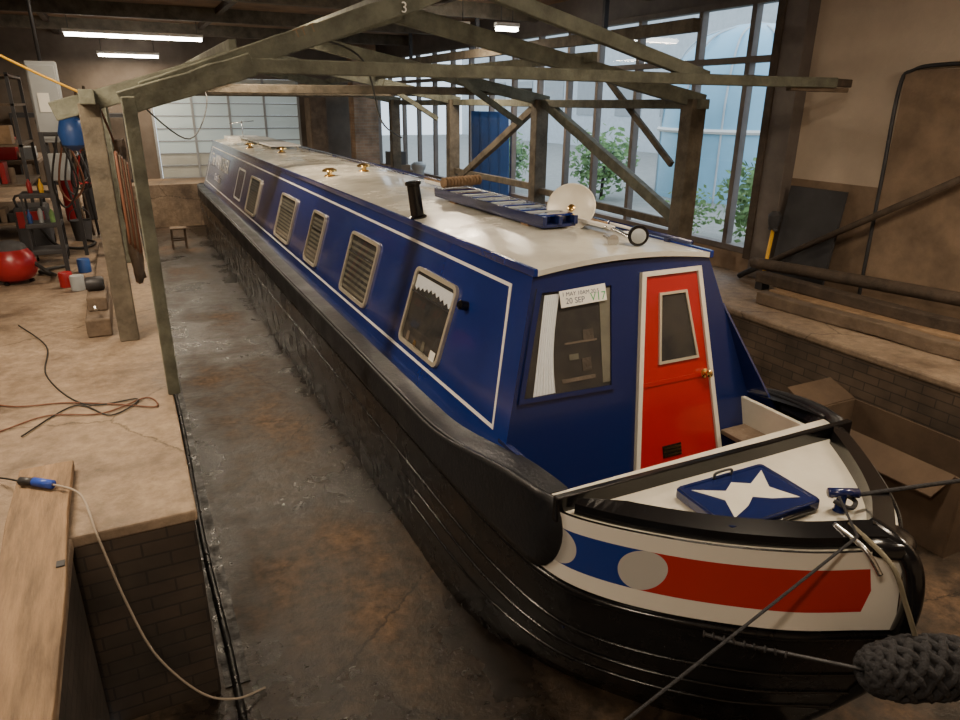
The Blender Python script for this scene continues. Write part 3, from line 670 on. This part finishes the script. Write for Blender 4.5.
beam('board',(-3.03,.66,1.128),(-2.985,-2.6,1.128),.235,.045,M['plank'],e,.006)
box('bolt',(-2.93,-.31,1.15),(-2.90,-.27,1.157),M['dsteel'],e)
e=empty('scaffold_plank')
beam('board',(-3.36,.6,1.125),(-3.25,-2.6,1.125),.16,.05,M['wood2'],e,.006); beam('board_top',(-3.30,.3,1.168),(-3.42,-2.0,1.168),.10,.035,M['plank'],e,.004)
e=empty('timber_block')
box('base_block',(-2.92,3.0,1.09),(-2.74,4.3,1.24),M['wood2'],e,.015); box('top_block',(-2.90,3.25,1.24),(-2.75,3.9,1.36),M['wood2'],e,.015)
lathe('roller',[(.05,0),(.06,.02),(.06,.12),(.05,.14)],M['dsteel'],e,(-2.9,3.5,1.42),(1,0,0)); beam('handle',(-2.83,3.1,1.30),(-2.83,2.98,1.34),.03,.03,M['steel'],e)
box('far_rail',(-2.9,4.6,1.09),(-2.76,7.0,1.17),M['wood2'],e,.01)
e=empty('electrical_panel')
box('cabinet',(-3.28,6.5,2.42),(-2.98,6.72,3.28),M['grey'],e,.012); box('cabinet_door',(-3.26,6.485,2.46),(-3.0,6.5,3.24),M['grey'],e,.004)
box('label',(-3.21,6.478,2.75),(-3.10,6.486,2.95),M['paper'],e); box('leg_a',(-3.25,6.6,1.09),(-3.21,6.64,2.42),M['dsteel'],e); box('leg_b',(-3.05,6.6,1.09),(-3.01,6.64,2.42),M['dsteel'],e)
tube('conduit',[(-3.13,6.6,3.28),(-3.13,6.6,4.38)],.02,M['dsteel'],e); box('switch_box',(-3.23,6.46,2.0),(-3.03,6.6,2.3),M['grey'],e,.01)
e=empty('storage_rack')
for x in (-4.7,-3.65):
    for y in (8.0,9.4): box('upright',(x,y,1.09),(x+.04,y+.04,3.2),M['dsteel'],e)
cols=[M['dred'],M['tarp'],M['ply'],M['grey'],M['greydk'],M['wood2'],M['cableb'],M['wood'],M['greydk']]
for i,z in enumerate((1.3,1.8,2.3,2.8,3.15)):
    box('shelf_%d'%i,(-4.7,8.0,z),(-3.61,9.44,z+.03),M['wood2'],e)
    if i<4:
        x=-4.62
        while x<-3.8:
            w_=random.uniform(.06,.16);h_=random.uniform(.12,.38); 
            if random.random()<.5: box('store_box',(x,8.05,z+.03),(x+w_,8.4,z+.03+h_),random.choice(cols),e,.01)
            else: lathe('store_tin',[(w_/2,0),(w_/2,h_*.8),(w_/2*.8,h_*.85)],random.choice(cols),e,(x+w_/2,8.15,z+.03))
            x+=w_+.02
e=empty('vacuum_cleaner')
lathe('drum',[(.12,0),(.18,.03),(.215,.10),(.22,.18),(.20,.26),(.15,.33)],M['dred'],e,(-3.64,5.35,1.12)); lathe('lid',[(.155,.325),(.14,.36),(.10,.39),(.04,.41)],M['greydk'],e,(-3.64,5.35,1.12))
tube('hose',[(-3.45,5.3,1.3),(-3.32,5.2,1.2),(-3.3,5.45,1.12),(-3.45,5.7,1.12),(-3.2,5.9,1.12)],.02,M['cableb'],e)
for a in (0,2.1,4.2): lathe('castor',[(.02,0),(.03,.015),(.02,.03)],M['gblack'],e,(-3.64+.14*math.cos(a),5.35+.14*math.sin(a),1.092))
e=empty('gas_cylinder')
lathe('body',[(.09,0),(.11,.02),(.11,.75),(.08,.86),(.03,.90),(.03,.95)],M['dred'],e,(-3.28,9.6,1.09)); lathe('valve',[(.02,.95),(.035,.98),(.02,1.03)],M['brass'],e,(-3.28,9.6,1.09))
e=empty('gas_cylinder')
lathe('body',[(.09,0),(.11,.02),(.11,.85),(.08,.96),(.03,1.0),(.03,1.05)],M['greydk'],e,(-3.02,9.7,1.09)); lathe('valve',[(.02,1.05),(.035,1.08),(.02,1.13)],M['brass'],e,(-3.02,9.7,1.09))
e=empty('welding_machine')
box('case',(-3.75,7.0,1.12),(-3.4,7.5,1.65),M['greydk'],e,.03); box('front_panel',(-3.72,6.985,1.4),(-3.43,7.0,1.6),M['dred'],e,.005)
tube('handle',[(-3.7,7.05,1.65),(-3.7,7.05,1.78),(-3.45,7.05,1.78),(-3.45,7.05,1.65)],.014,M['dsteel'],e,seg=3)
for x in (-3.72,-3.45): lathe('wheel',[(.08,0),(.09,.01),(.09,.04),(.08,.05)],M['gblack'],e,(x,7.4,1.18),(1,0,0))
tube('lead',[(-3.5,6.98,1.4),(-3.35,6.85,1.2),(-3.1,6.95,1.12),(-2.95,7.3,1.12),(-3.1,7.6,1.12)],.018,M['cableb'],e)
e=empty('tool_trolley')
for z in (1.22,1.52,1.85): box('tray',(-3.55,6.1,z),(-3.2,6.45,z+.05),M['greydk'],e,.008)
for x in (-3.54,-3.23):
    for y in (6.11,6.42): box('upright',(x,y,1.14),(x+.02,y+.02,1.9),M['dsteel'],e); lathe('castor',[(.02,-.01),(.025,0),(.02,.01)],M['gblack'],e,(x+.01,y+.01,1.116),(1,0,0),12)
for i in range(6): lathe('bottle',[(.025,0),(.028,.08+.02*(i%3)),(.01,.12+.02*(i%3)),(.01,.15)],(M['tarp'],M['dred'],M['grey'],M['yellow'],M['leaf'],M['greydk'])[i],e,(-3.50+.055*i,6.2+.03*(i%2),1.90 if i%2 else 1.57),n=12)
e=empty('pillar_drill')
lathe('base',[(.2,0),(.2,.04),(.06,.06)],M['greydk'],e,(-3.15,10.9,1.09)); tube('column',[(-3.15,10.9,1.1),(-3.15,10.9,2.8)],.04,M['steel'],e); box('head',(-3.3,10.5,2.4),(-3.0,11.05,2.8),M['greydk'],e,.03)
box('table',(-3.3,10.55,1.9),(-3.0,10.9,1.94),M['dsteel'],e)
e=empty('hanging_hoses')
hc_=[M['cableb'],M['cable'],M['greydk'],M['cableb'],M['dred'],M['cableb']]
for i in range(6):
    x=-3.0+.05*i
    tube('hose_%d'%i,[(x,5.0+.1*i,2.55),(x-.12,5.1+.1*i,2.1),(x-.05,5.2+.1*i,1.85+.05*i),(x+.10,5.1+.1*i,2.1),(x+.02,5.05+.1*i,2.5)],.010,hc_[i],e)
beam('hose_bar',(-3.15,5.25,2.56),(-2.72,5.25,2.56),.04,.04,M['dsteel'],e)
box('bar_bracket',(-3.17,5.22,1.09),(-3.13,5.28,2.58),M['dsteel'],e)
e=empty('blue_bag')
lathe('bag',[(.03,0),(.10,.05),(.12,.15),(.09,.26),(.04,.30)],M['tarp'],e,(-2.83,4.4,2.45)); tube('strap',[(-2.83,4.4,2.74),(-2.72,4.3,2.86),(-2.66,4.25,2.95)],.012,M['tarp'],e)
e=empty('pole_bundle')
for i in range(7):
    x=-3.1+.06*i; tube('pole_%d'%i,[(x,7.9+.05*i,1.10),(x-.25+.05*i,8.36,2.9+.08*(i%3))],.018,(M['dsteel'],M['wood2'],M['tbrown'])[i%3],e,smoothpath=False)
beam('pole_rest',(-3.45,8.42,2.6),(-2.75,8.42,2.6),.05,.06,M['tbrown'],e); box('rest_leg_a',(-3.43,8.40,1.09),(-3.38,8.45,2.6),M['tbrown'],e); box('rest_leg_b',(-2.80,8.40,1.09),(-2.75,8.45,2.6),M['tbrown'],e)
e=empty('bucket')
lathe('pail',[(.10,0),(.13,.26),(.135,.27),(.12,.265),(.09,.02)],M['greydk'],e,(-3.1,7.75,1.09)); tube('bail',[(-3.23,7.75,1.35),(-3.2,7.75,1.47),(-3.1,7.75,1.52),(-3.0,7.75,1.47),(-2.97,7.75,1.35)],.006,M['dsteel'],e)
e=empty('paint_tins')
for i,(x,y) in enumerate(((-3.05,4.75),(-3.16,4.95),(-3.02,5.6))):
    lathe('tin_%d'%i,[(.06,0),(.065,.005),(.065,.14),(.06,.15),(.05,.145)],(M['grey'],M['dred'],M['tarp'])[i],e,(x,y,1.09),n=20)
e=empty('workbench')
box('top',(-5.0,10.5,1.9),(-3.7,12.5,1.96),M['wood2'],e,.01)
for x in (-4.95,-3.8):
    for y in (10.55,12.35): box('leg',(x,y,1.09),(x+.08,y+.08,1.9),M['wood2'],e)
box('tool_chest',(-4.6,10.7,1.96),(-4.0,11.1,2.3),M['dred'],e,.01); box('crate',(-3.95,10.7,1.96),(-3.75,11.2,2.15),M['grey'],e,.01)
e=empty('cabinet')
box('carcass',(-4.6,16.2,1.0),(-2.3,16.9,2.6),M['greydk'],e,.01)
for i in range(3): box('cupboard_door_%d'%i,(-4.55+i*.76,16.17,1.08),(-3.85+i*.76,16.2,2.5),M['wallfar'],e,.005)
e=empty('wooden_stool')
box('seat',(-1.82,12.4,.40),(-1.50,12.7,.43),M['wood2'],e,.01)
for x in (-1.80,-1.54):
    for y in (12.42,12.66): beam('leg',(x,y,0),(x+.01,y,.40),.03,.03,M['wood2'],e,0)
beam('rung',(-1.8,12.43,.18),(-1.53,12.43,.18),.025,.025,M['wood2'],e,0); beam('rung_b',(-1.8,12.67,.18),(-1.53,12.67,.18),.025,.025,M['wood2'],e,0)

# ================================================================ RIGHT SIDE
e=empty('brick_pillar'); box('bricks',(3.1,15.45,1.0),(3.75,15.9,4.4),M['brickP'],e)
e=empty('locker'); box('body',(2.15,16.3,1.0),(2.6,16.9,3.0),M['wood2'],e,.01); box('door_leaf',(2.18,16.28,1.05),(2.57,16.3,2.95),M['wood2'],e,.004)
e=empty('mooring_bollard')
lathe('post',[(.12,0),(.12,.5),(.16,.55),(.16,.63),(.10,.68)],M['grey'],e,(3.3,11.5,1.0))
e=empty('stacked_crates')
box('crate_a',(3.1,13.0,1.001),(3.7,13.5,1.5),M['wood2'],e,.01); box('crate_b',(3.2,12.6,1.001),(3.6,12.95,1.3),M['ply'],e,.01); box('crate_c',(3.2,13.05,1.5),(3.6,13.4,1.8),M['greydk'],e,.01)
e=empty('blue_tarpaulin')
vs=[];fs=[]
for j in range(12):
    for k in range(20): vs.append((3.93+.04*math.sin(k*1.3+j*.2),8.6+k*.08,2.75-j*.159))
for j in range(11):
    for k in range(19): fs.append((j*20+k,j*20+k+1,(j+1)*20+k+1,(j+1)*20+k))
mesh('sheet',vs,fs,M['tarp'],e,True).modifiers.new('s','SOLIDIFY').thickness=.01
e=empty('leaning_board'); mesh('board',[(3.90,2.3,1.0),(3.90,1.62,1.0),(4.03,1.62,2.08),(4.03,2.3,2.08),(3.87,2.3,1.0),(3.87,1.62,1.0),(4.00,1.62,2.08),(4.00,2.3,2.08)],[(0,1,2,3),(4,7,6,5),(0,4,5,1),(2,6,7,3),(0,3,7,4),(1,5,6,2)],M['greydk'],e)
e=empty('steel_pipe'); tube('pipe',[(3.76,2.35,1.20),(3.90,.2,2.5)],.032,M['tbrown'],e); tube('pipe_foot',[(3.74,2.6,1.04),(3.76,2.35,1.20)],.032,M['dsteel'],e)
e=empty('steel_gate')
tube('hoop',[(4.02,1.28,1.0),(4.03,1.30,2.2),(4.04,1.32,3.05),(4.04,1.22,3.20),(4.04,.9,3.24),(4.04,-.2,3.24)],.018,M['dsteel'],e,seg=6)
tube('stile',[(4.02,-.2,1.0),(4.04,-.2,3.24)],.018,M['dsteel'],e)
box('mesh_panel',(4.03,-.2,1.05),(4.05,1.28,3.2),M['lower'],e)
e=empty('timber_stack')
beam('baulk_a',(3.15,1.75,1.066),(3.35,-.8,1.066),.13,.12,M['wood2'],e,.012); beam('baulk_b',(3.38,1.8,1.06),(3.55,-.8,1.06),.14,.11,M['wood'],e,.012)
beam('baulk_c',(3.62,1.9,1.056),(3.72,-.6,1.056),.15,.10,M['tbrown'],e,.012); beam('baulk_d',(3.50,2.1,1.17),(3.62,-.6,1.17),.13,.11,M['tbrown'],e,.012)
tube('round_pole',[(3.60,2.3,1.27),(3.68,1.0,1.33),(3.74,-.6,1.40)],.06,M['tbrown'],e)
e=empty('garden_fork')
tube('shaft',[(3.62,2.16,1.10),(3.76,2.24,1.62)],.020,M['yellow'],e); tube('grip',[(3.74,2.18,1.63),(3.80,2.32,1.63)],.02,M['greydk'],e); box('head',(3.56,2.10,1.001),(3.68,2.20,1.12),M['dsteel'],e,.01)
lathe('brush',[(.04,0),(.06,.05),(.07,.14),(.04,.18)],M['greydk'],e,(3.77,2.25,1.64))
e=empty('cardboard_box')
for nm,lo,hi in (('side_a',(2.15,-.95,0),(2.165,.25,.60)),('side_b',(2.715,-.95,0),(2.73,.25,.60)),('end_a',(2.15,-.965,0),(2.73,-.95,.60)),('end_b',(2.15,.25,0),(2.73,.265,.60)),('bottom',(2.165,-.95,.01),(2.715,.25,.03))):
    box(nm,lo,hi,M['ply'],e,.003)
mesh('flap_end',[(2.16,.262,.60),(2.72,.262,.60),(2.70,.50,.70),(2.18,.50,.70),(2.16,.262,.61),(2.72,.262,.61),(2.70,.50,.71),(2.18,.50,.71)],[(0,1,2,3),(4,7,6,5),(0,4,5,1),(1,5,6,2),(2,6,7,3),(3,7,4,0)],M['ply'],e)
mesh('flap_side',[(2.15,-.9,.60),(2.15,.2,.60),(2.02,.15,.45),(2.02,-.85,.45),(2.15,-.9,.61),(2.15,.2,.61),(2.02,.15,.46),(2.02,-.85,.46)],[(0,1,2,3),(4,7,6,5),(0,4,5,1),(1,5,6,2),(2,6,7,3),(3,7,4,0)],M['ply'],e)
box('timber_offcut',(2.25,-.7,.04),(2.6,.0,.35),M['tbrown'],e,.01)

# ================================================================ OUTSIDE
g=empty('yard_ground'); box('paving',(4.25,-10,.7),(45,45,.8),M['outg'],g)
b_=empty('storage_dome'); lathe('shell',[(2.0,0),(2.0,1.6),(1.95,2.3),(1.7,3.1),(1.2,3.6),(.5,3.85),(.01,3.9)],M['domeb'],b_,(11.2,9.9,.8),n=48)
lathe('rim',[(2.05,1.5),(2.08,1.55),(2.05,1.6)],M['white'],b_,(11.2,9.9,.8),n=48)
for k in range(12):
    a=k*math.pi/6; tube('rib',[(11.2+2.01*math.cos(a),9.9+2.01*math.sin(a),.8),(11.2+2.01*math.cos(a),9.9+2.01*math.sin(a),2.4),(11.2+1.96*math.cos(a),9.9+1.96*math.sin(a),3.1),(11.2+1.71*math.cos(a),9.9+1.71*math.sin(a),3.9),(11.2+1.21*math.cos(a),9.9+1.21*math.sin(a),4.41),(11.2,9.9,4.72)],.025,M['bldg'],b_)
b_=empty('neighbouring_building'); box('block',(20,-2,.8),(26,45,7.5),M['bldg'],b_)
for i in range(12): box('windowpane_%d'%i,(19.95,1+i*3.4,2.4),(20.0,3+i*3.4,4.2),M['grey'],b_)
box('roof_band',(19.8,-2,7.4),(26,45,7.8),M['red'],b_)
def bush(x,y,z,r,n):
    e=empty('shrub'); vs=[];fs=[]
    for i in range(n):
        d=Vector((random.gauss(0,1),random.gauss(0,1),random.gauss(0,1))).normalized()*r*random.uniform(.3,1)
        c=Vector((x,y,z+r))+d; a=Vector((random.gauss(0,1),random.gauss(0,1),random.gauss(0,1))).normalized(); b=a.orthogonal().normalized(); s=r*.11
        k=len(vs); vs+=[c-a*s,c+b*s*.5,c+a*s,c-b*s*.5]; fs.append((k,k+1,k+2,k+3))
    me=bpy.data.meshes.new('foliage'); me.from_pydata([tuple(v) for v in vs],[],fs); me.materials.append(M['leaf']); link(bpy.data.objects.new('foliage',me),e)
    tube('stem',[(x,y,z),(x+.05,y,z+r)],.04,M['tbrown'],e)
bush(6.3,4.75,.8,.72,850); bush(6.0,5.9,.8,.45,400); bush(7.5,10.5,.8,.85,800); bush(6.2,13,.8,.8,800)

wd=bpy.data.worlds.new('sky'); SC.world=wd; wd.use_nodes=True; nt=wd.node_tree; bg=nt.nodes['Background']
bg.inputs[0].default_value=(.78,.90,1,1); bg.inputs[1].default_value=2.2
sl=bpy.data.lights.new('overcast_sun','SUN'); sl.energy=2.0; sl.angle=1.0; sl.color=(.88,.94,1)
so=bpy.data.objects.new('overcast_sun',sl); link(so); so.location=(12,6,8); so.rotation_euler=Vector((-1,-.15,-.55)).to_track_quat('-Z','Y').to_euler()

# camera
pi_,ya,ro=.3557,.4652,.0099
h=Vector((math.sin(ya),math.cos(ya),0)); r=Vector((math.cos(ya),-math.sin(ya),0)); F=h*math.cos(pi_)+Vector((0,0,-math.sin(pi_))); U=r.cross(F)
R2=r*math.cos(ro)+U*math.sin(ro); U2=-r*math.sin(ro)+U*math.cos(ro)
cm=bpy.data.cameras.new('camera'); cm.sensor_width=36; cm.lens=688.41/960*36; cm.clip_start=.05
co=bpy.data.objects.new('camera',cm); link(co)
mt=Matrix((R2,U2,-F)).transposed().to_4x4(); mt.translation=Vector((-2.455,-3.0637,2.8773)); co.matrix_world=mt
SC.camera=co
